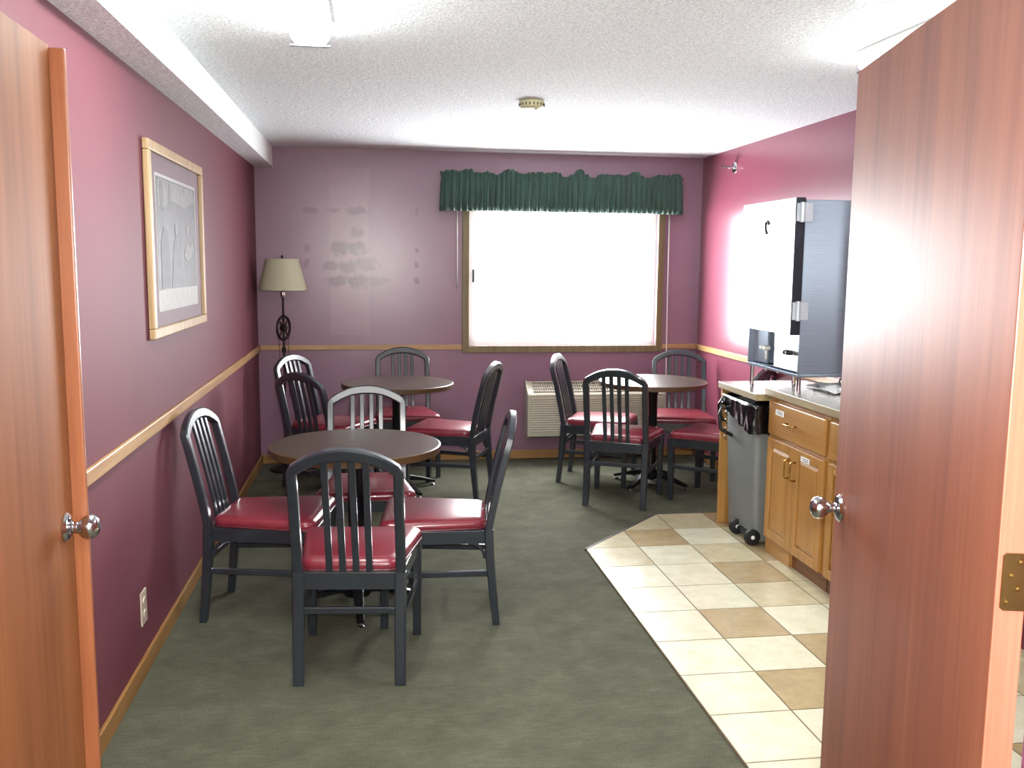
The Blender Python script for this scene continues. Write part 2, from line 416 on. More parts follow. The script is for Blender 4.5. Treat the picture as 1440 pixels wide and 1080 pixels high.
# wall with the double door opening, and the hallway behind the camera
OX0, OX1, OZ = -.715, .966, 2.07
b = BM()
box(b, XL, OX0, YF-.12, YF, 0, H); box(b, OX1, XR, YF-.12, YF, 0, H); box(b, OX0, OX1, YF-.12, YF, OZ, H)
tag(obj('wall_front', b, M['wall']), 'mauve wall around the double door opening', 'wall', kind='structure')
b = BM(); box(b, XL-1.6, XL-1.5, HALL, YF-.12, 0, H)
tag(obj('wall_hall_left', b, M['plaster']), 'hallway wall to the left of the camera', 'wall', kind='structure')
b = BM(); box(b, XR+1.1, XR+1.2, HALL, YF-.12, 0, H)
tag(obj('wall_hall_right', b, M['wall']), 'hallway wall to the right of the camera', 'wall', kind='structure')
b = BM(); box(b, XL-1.6, XR+1.2, HALL-.1, HALL, 0, H)
tag(obj('wall_hall_back', b, M['plaster']), 'hallway wall behind the camera', 'wall', kind='structure')  # unseen; white hall walls chosen to brighten reflections in the dispenser steel
b = BM(); box(b, XL-1.6, XL-.12, YF-.12, YF-.02, 0, H); box(b, XR+.12, XR+1.2, YF-.12, YF-.02, 0, H)
tag(obj('wall_hall_front', b, M['wall']), 'hallway wall beside the room', 'wall', kind='structure')

# chair rails and baseboards
b = BM(); box(b, XL, XL+.016, YF+.01, D, .885, .935)
tag(obj('trim_3', b, M['oak_y'], bevel=.004), 'light oak chair rail along the left wall', 'trim', kind='structure')
b = BM(); box(b, XL+.016, .692, D-.016, D, .895, .935)
tag(obj('trim_4', b, M['oak_x'], bevel=.004), 'light oak chair rail left of the window', 'trim', kind='structure')
b = BM(); box(b, 2.346, XR-.016, D-.016, D, .895, .935)
tag(obj('trim_5', b, M['oak_x'], bevel=.004), 'short light oak chair rail right of the window', 'trim', kind='structure')
b = BM(); box(b, XR-.016, XR, 1.21, D, .89, .935)
tag(obj('trim_6', b, M['oak_y'], bevel=.004), 'light oak chair rail along the right wall', 'trim', kind='structure')
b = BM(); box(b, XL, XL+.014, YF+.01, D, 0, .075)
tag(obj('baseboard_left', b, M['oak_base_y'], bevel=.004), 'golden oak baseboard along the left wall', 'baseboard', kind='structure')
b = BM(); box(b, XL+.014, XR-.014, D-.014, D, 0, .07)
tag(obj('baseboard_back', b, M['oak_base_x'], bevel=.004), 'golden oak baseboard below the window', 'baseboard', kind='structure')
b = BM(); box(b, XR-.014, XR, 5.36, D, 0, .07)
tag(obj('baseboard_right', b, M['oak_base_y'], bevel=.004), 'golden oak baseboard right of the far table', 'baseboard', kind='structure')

# window
w = BM()
cw = .055
box(w, WX0-cw, WX0, D-.018, D, WZ0-cw, WZ1+cw); box(w, WX1, WX1+cw, D-.018, D, WZ0-cw, WZ1+cw)
box(w, WX0, WX1, D-.018, D, WZ0-cw, WZ0); box(w, WX0, WX1, D-.018, D, WZ1, WZ1+cw)
win = obj('window_1', w, M['casing'], bevel=.003)
tag(win, 'bright sliding window with brown wood casing', 'window', kind='structure')
f = BM()
y0, y1 = D+.045, D+.11
box(f, WX0, WX0+.028, y0, y1, WZ0, WZ1); box(f, WX1-.028, WX1, y0, y1, WZ0, WZ1)
box(f, WX0+.028, WX1-.028, y0, y1, WZ0, WZ0+.03); box(f, WX0+.028, WX1-.028, y0, y1, WZ1-.03, WZ1)
obj('window_frame', f, M['vinyl_white'], win)
f = BM(); cx = 1.528
box(f, WX0+.001, cx+.018, y0+.005, y0+.03, WZ0+.03, WZ0+.055); box(f, WX0+.028, WX0+.05, y0+.005, y0+.03, WZ0+.055, WZ1-.055)
box(f, cx-.006, cx+.018, y0+.005, y0+.03, WZ0+.055, WZ1-.055); box(f, WX0+.028, cx+.018, y0+.005, y0+.03, WZ1-.055, WZ1-.03)
sash = obj('sash', f, M['vinyl_white'], win)
f = BM(); box(f, WX0+.03, WX0+.048, y0-.012, y0+.005, 1.43, 1.53); obj('sash_latch', f, M['steel_dark'], sash)
f = BM(); box(f, WX0+.05, cx, y0+.015, y0+.019, WZ0+.055, WZ1-.055); box(f, cx+.01, WX1-.028, y0+.045, y0+.049, WZ0+.03, WZ1-.03)
obj('window_pane', f, M['glass'], win)

# ------------------------------------------------------------------ doors
def leaf(name, latch, hinge, side, mat, label):
    """side=+1: thickness goes to the right (+x)"""
    L = Vector((latch[0], latch[1], 0)); Hh = Vector((hinge[0], hinge[1], 0))
    ax = (Hh-L).normalized(); n = Vector((-ax.y, ax.x, 0))
    if n.x*side < 0: n = -n
    b = BM(); rs = []
    T = .044
    for z in (.012, 2.03): rs.append([L+Vector((0,0,z)), Hh+Vector((0,0,z)), Hh+n*T+Vector((0,0,z)), L+n*T+Vector((0,0,z))])
    loft(b, rs)
    b.normal_update()
    for fc in b.faces:
        if abs(fc.normal.dot(ax)) > .9: fc.material_index = 1
    o = obj(name, b, [mat, M['door_edge']], bevel=.0025)
    tag(o, label, 'door', kind='structure')
    return o, L, Hh, ax, n
d1, L1, H1, ax1, n1 = leaf('door_1', (-.681, 2.182), (-.660, 1.255), -1, M['door_left'], 'open reddish wood door leaf at the left edge of the photo')
d2, L2, H2, ax2, n2 = leaf('door_2', (1.123, 2.106), (.911, 1.215), 1, M['door'], 'open reddish wood door leaf on the right with hinge')
b = BM(); p = L1-ax1*.008
bar(b, p+Vector((.010,0,.015))-n1*0, p+Vector((.010,0,2.026)), .042, .014, (1,0,0))
obj('edge_strip', b, M['astragal'], d1, bevel=.004)
def knob(door, L, ax, n, z):
    base = L+ax*.062+Vector((0,0,z))
    out = -n
    b = BM(); lathe(b, [(0,0),(.032,0),(.033,.004),(.028,.010),(.016,.013),(0,.013)], base, out)
    r = obj('knob_rose', b, M['chrome'], door, smooth='auto')
    b = BM(); lathe(b, [(0,.010),(.013,.010),(.0115,.022),(.013,.030),(.021,.037),(.0265,.046),(.0275,.055),(.024,.064),(.016,.070),(.007,.072),(0,.0722)], base, out)
    obj('door_knob', b, M['chrome'], door, smooth=True)
    b = BM(); lathe(b, [(0,0),(.005,0),(.005,.003),(0,.003)], base+out*.071, out, 16); obj('lock_button', b, M['steel_dark'], door)
knob(d1, L1, ax1, n1, .99); knob(d2, L2, ax2, n2, 1.0)
for k, zc in enumerate((1.115,)):
    b = BM()
    c = H2+n2*.024; e = ax2*.0
    P = lambda a, z, o=0: c+n2*a+ax2*o+Vector((0,0,z))
    rs = []
    for o_ in (0, .003):
        rs.append([P(-.017,zc-.044+.004,o_), P(-.013,zc-.044,o_), P(.034,zc-.044,o_), P(.034,zc+.044,o_), P(-.013,zc+.044,o_), P(-.017,zc+.040,o_)])
    loft(b, rs); hg = obj('door_hinge', b, M['brass'], d2)
    for (a, z) in ((.008,.031),(-.004,.010),(.006,-.010),(-.008,-.031)):
        b = BM(); lathe(b, [(0,.003),(.0042,.003),(.0036,.005),(0,.0055)], P(a, zc+z), ax2, 14)
        obj('hinge_screw', b, M['gold'], hg, smooth='auto')
    b = BM(); tube(b, [P(.036, zc-.046, .004), P(.036, zc+.046, .004)], .006, 12); obj('hinge_barrel', b, M['brass'], hg)

# ------------------------------------------------------------------ chairs
def seat_ring(y0, y1, wr, wf, r, z, inset=0, n=6):
    """rounded trapezoid outline"""
    cs = [(-wf+r, y1-r, PI/2, PI), (-wr+r, y0+r, PI, 1.5*PI), (wr-r, y0+r, 1.5*PI, 2*PI), (wf-r, y1-r, 0, PI/2)]
    out = []
    for cx, cy, a0, a1 in cs:
        for k in range(n+1):
            a = a0+(a1-a0)*k/n
            out.append((cx+(r-inset)*math.cos(a), cy+(r-inset)*math.sin(a), z))
    return out
YO = -.21   # shift so the Empty stands under the middle of the seat
def make_chair():
    root = empty('dining_chair')
    S = lambda p: (p[0], p[1]+YO, p[2])
    # seat
    b = BM(); rs = []
    y0, y1, wr, wf = .012, .475, .186, .243
    for ins, z in ((.004,.430),(0,.436),(0,.452),(.006,.464),(.018,.471),(.036,.4755)):
        rs.append([S(q) for q in seat_ring(y0, y1, wr, wf, .05, z, ins)])
    loft(b, rs, caps=True)
    st = obj('seat', b, M['vinyl'], root, smooth=True)
    b = BM(); rs = []
    for ins, z in ((.004,.4255),(-.003,.428),(-.003,.433),(.004,.4355)):
        rs.append([S(q) for q in seat_ring(y0, y1, wr, wf, .05, z, ins)])
    loft(b, rs); obj('seat_welt', b, M['piping'], st, smooth=True)
    # apron
    b = BM()
    bar(b, S((-.172,0,.396)), S((.172,0,.396)), .066, .024, (0,0,1))
    bar(b, S((-.205,.452,.398)), S((.205,.452,.398)), .056, .022, (0,0,1))
    for s in (-1,1): bar(b, S((s*.188,.012,.397)), S((s*.22,.44,.397)), .058, .022, (0,0,1))
    # curved corner brackets
    for s in (-1,1):
        pts = [S((s*(.189+.0032*0+.03*q/6*.07), .018+.075*(1-math.cos(q/6*PI/2)), .300+.072*math.sin(q/6*PI/2))) for q in range(7)]
        sweep(b, pts, (.009,.007))
    obj('seat_frame', b, M['black_wood'], root, bevel=.003)
    # legs
    for s in (-1,1):
        b = BM(); sweep(b, [S((s*.19,-.034,0)), S((s*.19,-.018,.16)), S((s*.19,-.004,.32)), S((s*.19,0,.43))], [(.0205,.016),(.021,.018),(.0215,.020),(.0215,.020)])
        obj('leg', b, M['black_wood'], root)
    for s in (-1,1):
        b = BM(); sweep(b, [S((s*.222,.452,0)), S((s*.222,.452,.425))], [(.0165,.0165),(.0205,.0205)])
        obj('leg', b, M['black_wood'], root)
    # stretchers
    b = BM(); sweep(b, [S((-.172,-.010,.283)), S((.172,-.010,.283))], (.013,.008), (0,0,1)); obj('stretcher', b, M['black_wood'], root)
    for s in (-1,1):
        b = BM(); sweep(b, [S((s*.19,0,.232)), S((s*.219,.44,.232))], (.013,.008), (0,0,1)); obj('stretcher', b, M['black_wood'], root)
    # arched back frame: posts and crest in one bent piece
    def lean(z):
        q = max(0, z-.43)/.49
        return -.112*q**1.15
    cl = []   # centre line (x, z, halfwidth)
    for k in range(7):
        z = .43+(.826-.43)*k/6; cl.append((-.192, z, .0185))
    hw = .19
    arc = []
    for k in range(17):
        x = -hw*.955+2*hw*.955*k/16
        arc.append((x, .834+.063*(1-abs(x/hw)**2.2), .020+.0045*(1-abs(x/hw))))
    path = cl+[a for a in arc]+[(-x, z, w_) for x, z, w_ in cl[::-1]]
    pts = [Vector((x, lean(z), z)) for x, z, w_ in path]
    rs = []
    for i, p in enumerate(pts):
        a = (pts[min(i+1, len(pts)-1)]-pts[max(i-1, 0)]).normalized()
        ny = Vector((0, 1, .2)); ny = (ny-a*ny.dot(a)).normalized(); u = a.cross(ny)
        w_, d_ = path[i][2], .017; c = .3
        rs.append([Vector(S(p+u*w_*q+ny*d_*r)) for q, r in ((1,1-c),(1-c,1),(c-1,1),(-1,1-c),(-1,c-1),(c-1,-1),(1-c,-1),(1,c-1))])
    loft(b2 := BM(), rs)
    obj('back_frame', b2, M['black_wood'], root, smooth='auto')
    for x in (-.0825+.008, -.025, .025, .0825-.008):
        b = BM(); top = .878-abs(x)*.1
        pts = [S((x, lean(.425+(top-.425)*k/5)+.001, .425+(top-.425)*k/5)) for k in range(6)]
        sweep(b, pts, (.0125,.006)); obj('slat', b, M['black_wood'], root)
    return root
def copy_tree(o, parent=None):
    c = o.copy(); COL.objects.link(c)
    if parent: c.parent = parent
    for k in list(o.children): copy_tree(k, c)
    return c
proto = make_chair(); first = True
def place_chair(m, d, label, group):
    global first
    o = proto if first else copy_tree(proto); first = False
    d = Vector((d[0], d[1])).normalized()
    o.location = (m[0]+d.x*(-YO), m[1]+d.y*(-YO), .0125 if False else 0)
    o.rotation_euler = (0, 0, math.atan2(-d.x, d.y))
    tag(o, label, 'chair', group); return o
GA, GB, GC = 'dining chairs around the nearest table', 'dining chairs around the table in the far left corner', 'dining chairs around the table by the air conditioner'
place_chair((-.1, 3.415), (.11,.99), 'black slat-back chair nearest the camera, back turned, red seat, at the nearest table', GA)
place_chair((-.690, 4.275), (.985,-.165), 'black slat-back chair against the left wall beside the nearest table', GA)
place_chair((.505, 4.10), (-.992,.10), 'black slat-back chair on the right side of the nearest table, seat shining', GA)
place_chair((-.045, 4.93), (-.01,-1), 'black slat-back chair facing the camera on the far side of the nearest table', GA)
place_chair((-.385, 5.745), (.69,.72), 'dark chair seen from behind, between the nearest table and the lamp corner', GB)
place_chair((-.505, 6.745), (.86,-.51), 'chair in the far left corner directly in front of the floor lamp pole', GB)
place_chair((.22, 7.23), (.04,-1), 'chair facing the camera against the back wall left of the window', GB)
place_chair((.71, 6.245), (-.92,.39), 'chair seen side-on to the right of the far left table, pink shine on seat', GB)
place_chair((1.43, 6.69), (.91,-.42), 'chair in front of the air conditioner, left side of the far right table', GC)
place_chair((1.555, 5.805), (.44,.90), 'chair with its back to the camera at the far right table', GC)
place_chair((2.35, 6.93), (-.24,-.97), 'chair facing the camera in the far right corner below the chair rail', GC)
place_chair((2.455, 5.79), (-.72,.69), 'chair mostly hidden behind the end panel of the counter', GC)

# ------------------------------------------------------------------ tables
def make_table():
    root = empty('round_table')
    R, zt = .385, .76
    b = BM(); lathe(b, [(0,zt-.036),(R-.012,zt-.036),(R-.001,zt-.033),(R,zt-.004),(R-.004,zt-.001),(R-.006,zt-.0008),(R-.0065,zt),(0,zt)], n=72)
    b.normal_update()
    for f in b.faces:
        c = f.calc_center_median()
        if math.hypot(c.x, c.y) > R-.012 or c.z < zt-.01: f.material_index = 1
    obj('tabletop', b, [M['table'], M['table_edge']], root, smooth='auto')
    b = BM(); lathe(b, [(0,.05),(.060,.05),(.062,.075),(.045,.10),(.038,.13),(.038,.66),(.06,.70),(.06,.71),(0,.71)], n=28)
    obj('column', b, M['iron'], root, smooth='auto')
    b = BM(); 
    for k in range(4):
        a = k*PI/2; c, s = math.cos(a), math.sin(a)
        bar(b, (0,0,.718), (.24*c,.24*s,.718), .045, .022, (-s,c,0))
    obj('top_bracket', b, M['iron'], root)
    for k in range(4):
        a = k*PI/2-PI/2; c, s = math.cos(a), math.sin(a)
        b = BM()
        pts = [(r*c, r*s, z) for r, z in ((.035,.085),(.10,.078),(.18,.060),(.25,.040),(.295,.028))]
        sweep(b, pts, [(.026,.022),(.024,.018),(.021,.014),(.019,.011),(.016,.008)], (-s,c,0))
        ft = obj('foot', b, M['iron'], root)
        b = BM(); lathe(b, [(0,0),(.015,0),(.017,.004),(.010,.010),(.008,.026),(0,.026)], (.283*c,.283*s,0), n=16)
        obj('glide', b, M['chrome'], ft, smooth='auto')
    return root
tb = make_table(); tb.location = (-.088, 4.225, 0); tb.rotation_euler = (0,0,.06)
GT = 'round pedestal dining tables'
tag(tb, 'round dark brown pedestal table nearest the camera', 'table', GT)
t2 = copy_tree(tb); t2.location = (.156, 6.42, 0); t2.rotation_euler = (0,0,.5); tag(t2, 'round dark brown pedestal table in the far left corner', 'table', GT)
t3 = copy_tree(tb); t3.location = (1.97, 6.395, 0); t3.rotation_euler = (0,0,.78); tag(t3, 'round dark brown pedestal table in front of the air conditioner', 'table', GT)

# ------------------------------------------------------------------ floor lamp
lp = empty('floor_lamp', (-.672, 7.145, 0)); tag(lp, 'floor lamp with cream tapered shade and black wheel detail in the left corner', 'lamp')
b = BM(); lathe(b, [(0,0),(.125,0),(.13,.008),(.12,.02),(.05,.032),(.02,.05),(0,.05)]); obj('base', b, M['bronze'], lp, smooth='auto')
b = BM(); tube(b, [(0,0,.04),(0,0,1.325)], .0085, 14); lathe(b, [(0,.90),(.014,.90),(.016,.92),(.014,.94),(0,.94)], n=16); obj('pole', b, M['bronze'], lp, smooth='auto')
whaxis = Vector((.90,-.44,0))
b = BM(); torus(b, (.0,0,1.085), .088, .0095, whaxis, 44, 10); whl = obj('pulley_wheel', b, M['bronze'], lp, smooth=True)
b = BM(); lathe(b, [(0,-.018),(.024,-.018),(.028,-.008),(.028,.008),(.024,.018),(0,.018)], (0,0,1.085), whaxis, 20)
obj('hub', b, M['bronze'], whl, smooth='auto')
for k in range(4):
    a = PI/4+k*PI/2; side = whaxis.cross(Vector((0,0,1))).normalized()
    dv = side*math.cos(a)+Vector((0,0,1))*math.sin(a); b = BM()
    tube(b, [Vector((0,0,1.085))+dv*.02, Vector((0,0,1.085))+dv*.084], [.007,.005], 8); obj('spoke', b, M['bronze'], whl)
for sg, zend in ((-1,.55),(1,.50)):
    side = whaxis.cross(Vector((0,0,1))).normalized()
    b = BM(); p0 = side*sg*.075+Vector((0,0,1.045))
    tube(b, [p0, p0*1.0+Vector((0.006*sg,0,-.1)), p0+Vector((.008*sg,0,-.2)), Vector((p0.x*.9,p0.y*.9,zend))], .0022, 6); obj('pull_cord', b, M['bronze'], lp)
b = BM(); lathe(b, [(0,1.315),(.014,1.315),(.018,1.33),(.016,1.365),(.010,1.38),(0,1.38)], n=18); obj('socket', b, M['chrome'], lp, smooth='auto')
b = BM(); n = 48; rings = []
for r, z in ((.176,1.368),(.178,1.372),(.150,1.487),(.121,1.598),(.119,1.600),(.148,1.487),(.1745,1.374),(.176,1.368)):
    rings.append([(r*math.cos(2*PI*k/n), r*math.sin(2*PI*k/n), z) for k in range(n)])
loft(b, rings, caps=False); obj('lamp_shade', b, M['shade'], lp, smooth='auto')
b = BM(); 
for k in range(3):
    a = k*2*PI/3; tube(b, [(0,0,1.595),(.12*math.cos(a),.12*math.sin(a),1.595)], .0018, 6)
tube(b, [(0,0,1.37),(0,0,1.61)], .003, 8); obj('shade_harp', b, M['brass'], lp)
b = BM(); lathe(b, [(0,1.603),(.010,1.603),(.006,1.608),(.010,1.616),(.006,1.625),(0,1.627)], n=14); obj('finial', b, M['bronze'], lp, smooth='auto')

# ------------------------------------------------------------------ framed picture on the left wall
PY0, PY1, PZ0, PZ1 = 3.865, 5.03, 1.262, 2.05
x0 = XL+.002
b = BM(); fw = .042
box(b, x0, x0+.026, PY0, PY1, PZ0, PZ0+fw); box(b, x0, x0+.026, PY0, PY1, PZ1-fw, PZ1)
box(b, x0, x0+.026, PY0, PY0+fw, PZ0+fw, PZ1-fw); box(b, x0, x0+.026, PY1-fw, PY1, PZ0+fw, PZ1-fw)
pic = obj('framed_picture', b, M['frame_wood'], bevel=.005)
tag(pic, 'black and white print in pale oak frame with mauve mat on left wall', 'picture')
b = BM(); box(b, x0, x0+.008, PY0+fw, PY1-fw, PZ0+fw, PZ1-fw); obj('mat_board', b, M['mat_board'], pic)
b = BM(); box(b, x0+.008, x0+.010, 4.02, 4.88, 1.365, 1.935); pr = obj('print_paper', b, M['print_paper'], pic)
b = BM(); box(b, x0+.010, x0+.0108, 4.035, 4.865, 1.455, 1.922); im = obj('print_image', b, M['photo'], pr)
def blob(pts, mat, name, off):
    b = BM(); vs = [b.verts.new((x0+off, y, z)) for y, z in pts]; vs2 = [b.verts.new((x0+off+.0003, y, z)) for y, z in pts]
    b.faces.new(vs2); b.faces.new(vs[::-1])
    for k in range(len(pts)): b.faces.new((vs[k], vs[(k+1) % len(pts)], vs2[(k+1) % len(pts)], vs2[k]))
    obj(name, b, mat, im)
blob([(4.06,1.80),(4.06,1.915),(4.80,1.915),(4.85,1.86),(4.60,1.82),(4.30,1.84),(4.18,1.80)], M['photo_light'], 'pale_background', .011)
blob([(4.10,1.80),(4.10,1.91),(4.16,1.91),(4.16,1.79)], M['photo_mid'], 'column_shape', .0116)
blob([(4.26,1.83),(4.26,1.91),(4.31,1.91),(4.31,1.82)], M['photo_mid'], 'column_shape', .0116)
def ellp(cy, cz, ry, rz, n=14): return [(cy+ry*math.cos(2*PI*k/n), cz+rz*math.sin(2*PI*k/n)) for k in range(n)]
blob([(4.28,1.46),(4.32,1.60),(4.36,1.67),(4.41,1.69),(4.45,1.67),(4.49,1.58),(4.56,1.46)], M['photo_mid'], 'figure_shape', .0116)
blob(ellp(4.40,1.715,.030,.026), M['photo_light'], 'figure_shape', .0122)
blob([(4.56,1.60),(4.62,1.655),(4.70,1.64),(4.76,1.67),(4.80,1.63),(4.72,1.585),(4.62,1.575)], M['photo_light'], 'figure_shape', .0122)
blob(ellp(4.66,1.72,.028,.024), M['photo_light'], 'figure_shape', .0122)
blob([(4.08,1.46),(4.09,1.66),(4.15,1.72),(4.22,1.70),(4.25,1.60),(4.25,1.46)], M['photo_dark'], 'figure_shape', .0119)
b = BM(); box(b, x0+.014, x0+.0155, PY0+fw, PY1-fw, PZ0+fw, PZ1-fw); obj('picture_glass', b, M['pic_glass'], pic)

# outlet plate
b = BM(); box(b, XL+.0005, XL+.007, 3.555, 3.635, .195, .325)
ou = obj('wall_outlet', b, M['outlet'], bevel=.002); tag(ou, 'almond duplex outlet plate low on the left wall', 'outlet')
for z in (.235, .285):
    b = BM(); lathe(b, [(0,0),(.017,0),(.0165,.003),(0,.003)], (XL+.007, 3.595, z), (1,0,0), 20)
    so = obj('socket_face', b, M['outlet'], ou, smooth='auto')
    b = BM(); box(b, XL+.010, XL+.0104, 3.588, 3.590, z-.004, z+.006); box(b, XL+.010, XL+.0104, 3.600, 3.602, z-.004, z+.006); obj('socket_slot', b, M['black'], so)

# ------------------------------------------------------------------ valance
VX0, VX1, VY = .535, 2.447, 7.30
b = BM(); N = 420; rows = []
def vprof(s):    # s = arc length along return + front + return
    ret = D-.004-VY; L = VX1-VX0
    if s < ret: return Vector((VX0, D-.004-s, 0)), Vector((-1,0,0))
    if s < ret+L: return Vector((VX0+s-ret, VY, 0)), Vector((0,-1,0))
    return Vector((VX1, VY+(s-ret-L), 0)), Vector((1,0,0))
TOT = 2*(D-.004-VY)+VX1-VX0
levels = [0, .06, .14, .22, .245, .262, .275, .30, .325]
cols_ = []
for i in range(N+1):
    s = TOT*i/N; p, nn = vprof(s); c = []
    for h in levels:
        ph = noise.noise(Vector((s*5, 0, 3)))*2.4
        plt = math.sin(s*150+ph*3)+.5*math.sin(s*263+ph*5)
        if h <= .22:
            amp = .007+.009*(1-h/.22); off = plt*amp; z = h+.004*noise.noise(Vector((s*30,1,0)))*(1 if h < .05 else 0)
        elif h < .27: off = plt*.003-.002; z = h
        else:
            q = (h-.275)/.05
            off = plt*.004*(1+q)+.012*q*noise.noise(Vector((s*14,5,0)))
            z = .275+(h-.275)*(.55+.95*noise.noise(Vector((s*9,9,0)))+.35*noise.noise(Vector((s*40,2,0))))
        c.append(b.verts.new(p+nn*(off+.006)+Vector((0,0,1.982+z))))
    cols_.append(c)
for a_, c_ in zip(cols_, cols_[1:]):
    for k in range(len(levels)-1): b.faces.new((a_[k], c_[k], c_[k+1], a_[k+1]))
va = obj('window_valance', b, M['valance'], smooth=True)
md = va.modifiers.new('thick', 'SOLIDIFY'); md.thickness = .002
tag(va, 'dark green ruffled valance hanging over the window', 'curtain')
b = BM(); tube(b, [(VX0+.012,D-.002,2.242),(VX0+.012,VY+.012,2.242),(VX1-.012,VY+.012,2.242),(VX1-.012,D-.002,2.242)], .006, 8); obj('curtain_rod', b, M['white_plastic'], va)
# blind wand and hanging white cord
b = BM(); tube(b, [(.652,D-.022,1.99),(.652,D-.022,1.375)], .0045, 8)
o = obj('blind_wand', b, M['white_plastic'], smooth=True); tag(o, 'thin pale rod hanging on the wall left of the window', 'rod')
b = BM(); tube(b, [(2.372,D-.02,1.99),(2.374,D-.02,1.4),(2.380,D-.02,.95),(2.384,D-.025,.5),(2.388,D-.02,.20)], .005, 8)
o = obj('hanging_cord', b, M['white_plastic'], smooth=True); tag(o, 'thin white cord hanging down the wall right of the window', 'cord')

# ------------------------------------------------------------------ air conditioner below the window
AX0, AX1, AY, AZ0, AZ1 = 1.20, 2.335, 7.215, .212, .64
ac = empty('air_conditioner', (AX0, AY, 0)); tag(ac, 'beige wall air conditioner with slotted front under the window', 'air conditioner')
def A(bm): 
    for v_ in bm.verts: v_.co -= Vector((AX0, AY, 0))
    return bm
b = BM(); prof = [(AY+.0,AZ0),(AY,.545),(AY+.01,.556),(D-.03,AZ1-.004),(D-.016,AZ1-.004),(D-.016,AZ0)]
loft(b, [[(x, y, z) for y, z in prof] for x in (AX0+.018, AX1-.018)]); obj('cabinet', A(b), M['ac'], ac)
for xa, xb in ((AX0,AX0+.018),(AX1-.018,AX1)):
    b = BM(); prof2 = [(AY-.006,AZ0),(AY-.006,.548),(AY+.006,.562),(D-.03,AZ1+.004),(D-.016,AZ1+.004),(D-.016,AZ0)]
    loft(b, [[(x, y, z) for y, z in prof2] for x in (xa, xb)]); obj('end_cap', A(b), M['ac'], ac, bevel=.003)
b = BM()
for k in range(15):
    z = AZ0+.045+k*.0185
    bar(b, (AX0+.03,AY-.003,z), (AX1-.03,AY-.003,z), .011, .008, (0,.4,1))
obj('front_louvre', A(b), M['ac'], ac)
b = BM(); sy = (D-.03)-(AY+.01); sz = (AZ1-.004)-.556
def onsl(q, off): # point on the slope
    n_ = Vector((0,-sz,sy)).normalized(); return Vector((0, AY+.01+sy*q, .556+sz*q))+n_*off
p = [onsl(.12,.001), onsl(.88,.001), onsl(.88,.002), onsl(.12,.002)]
loft(b, [[Vector((x, q.y, q.z)) for q in p] for x in (AX0+.05, AX1-.05)]); obj('discharge_grille', A(b), M['ac_dark'], ac)
b = BM()
for k in range(56):
    x = AX0+.055+k*(AX1-AX0-.11)/55
    a_ = onsl(.12,.004); c_ = onsl(.88,.004); bar(b, (x,a_.y,a_.z), (x,c_.y,c_.z), .005, .005)
for q in (.12,.38,.63,.88):
    a_ = onsl(q,.006); bar(b, (AX0+.05,a_.y,a_.z), (AX1-.05,a_.y,a_.z), .008, .006, (0,1,.3))
obj('grille_slats', A(b), M['ac'], ac)
b = BM(); box(b, AX0+.02, AX1-.02, AY+.03, D-.016, AZ0-.02, AZ0); obj('bottom_tray', A(b), M['ac_dark'], ac)

# ------------------------------------------------------------------ kitchen side
CF = 2.135      # cabinet faces
TOPH = .925     # high counter
def cab_door(parent, y0, y1, z0, z1, handle, stick=None):
    dx = CF-.020; fr = .048
    b = BM()
    box(b, dx, CF-.001, y0, y0+fr, z0, z1); box(b, dx, CF-.001, y1-fr, y1, z0, z1)
    box(b, dx, CF-.001, y0+fr, y1-fr, z0, z0+fr); box(b, dx, CF-.001, y0+fr, y1-fr, z1-fr, z1)
    # raised centre panel
    Y0, Y1, Z0, Z1 = y0+fr, y1-fr, z0+fr, z1-fr
    rs = [[(dx+.012,Y0,Z0),(dx+.012,Y1,Z0),(dx+.012,Y1,Z1),(dx+.012,Y0,Z1)], [(dx+.004,Y0+.022,Z0+.022),(dx+.004,Y1-.022,Z0+.022),(dx+.004,Y1-.022,Z1-.022),(dx+.004,Y0+.022,Z1-.022)]]
    loft(b, rs); 
    d = obj('cabinet_door', b, M['cab'], parent, bevel=.003)
    hy = y0+.03 if handle == 'near' else y1-.03
    b = BM(); zt = z1-.07
    tube(b, [(dx,hy,zt),(dx-.026,hy,zt),(dx-.03,hy,zt-.006),(dx-.03,hy,zt-.09),(dx-.026,hy,zt-.096),(dx,hy,zt-.096)], .0045, 8)
    obj('door_pull', b, M['gold'], d, smooth=True)
    return d
def sticker(parent, y, z, tilt=0, w=.075, h=.026):
    b = BM(); bar(b, (CF-.0212,y-w/2,z-tilt), (CF-.0212,y+w/2,z+tilt), h, .0012, (0,0,1))
    s = obj('paper_label', b, M['paper'], parent); s['label'] = 'white paper label strip'
    b = BM()
    for k in range(2): bar(b, (CF-.0222,y-w*.36,z-tilt*.7+.004-.009*k), (CF-.0222,y+w*(.34-.12*k),z+tilt*.7+.004-.009*k), .0035, .0008, (0,0,1))
    obj('label_print', b, M['ink'], s)
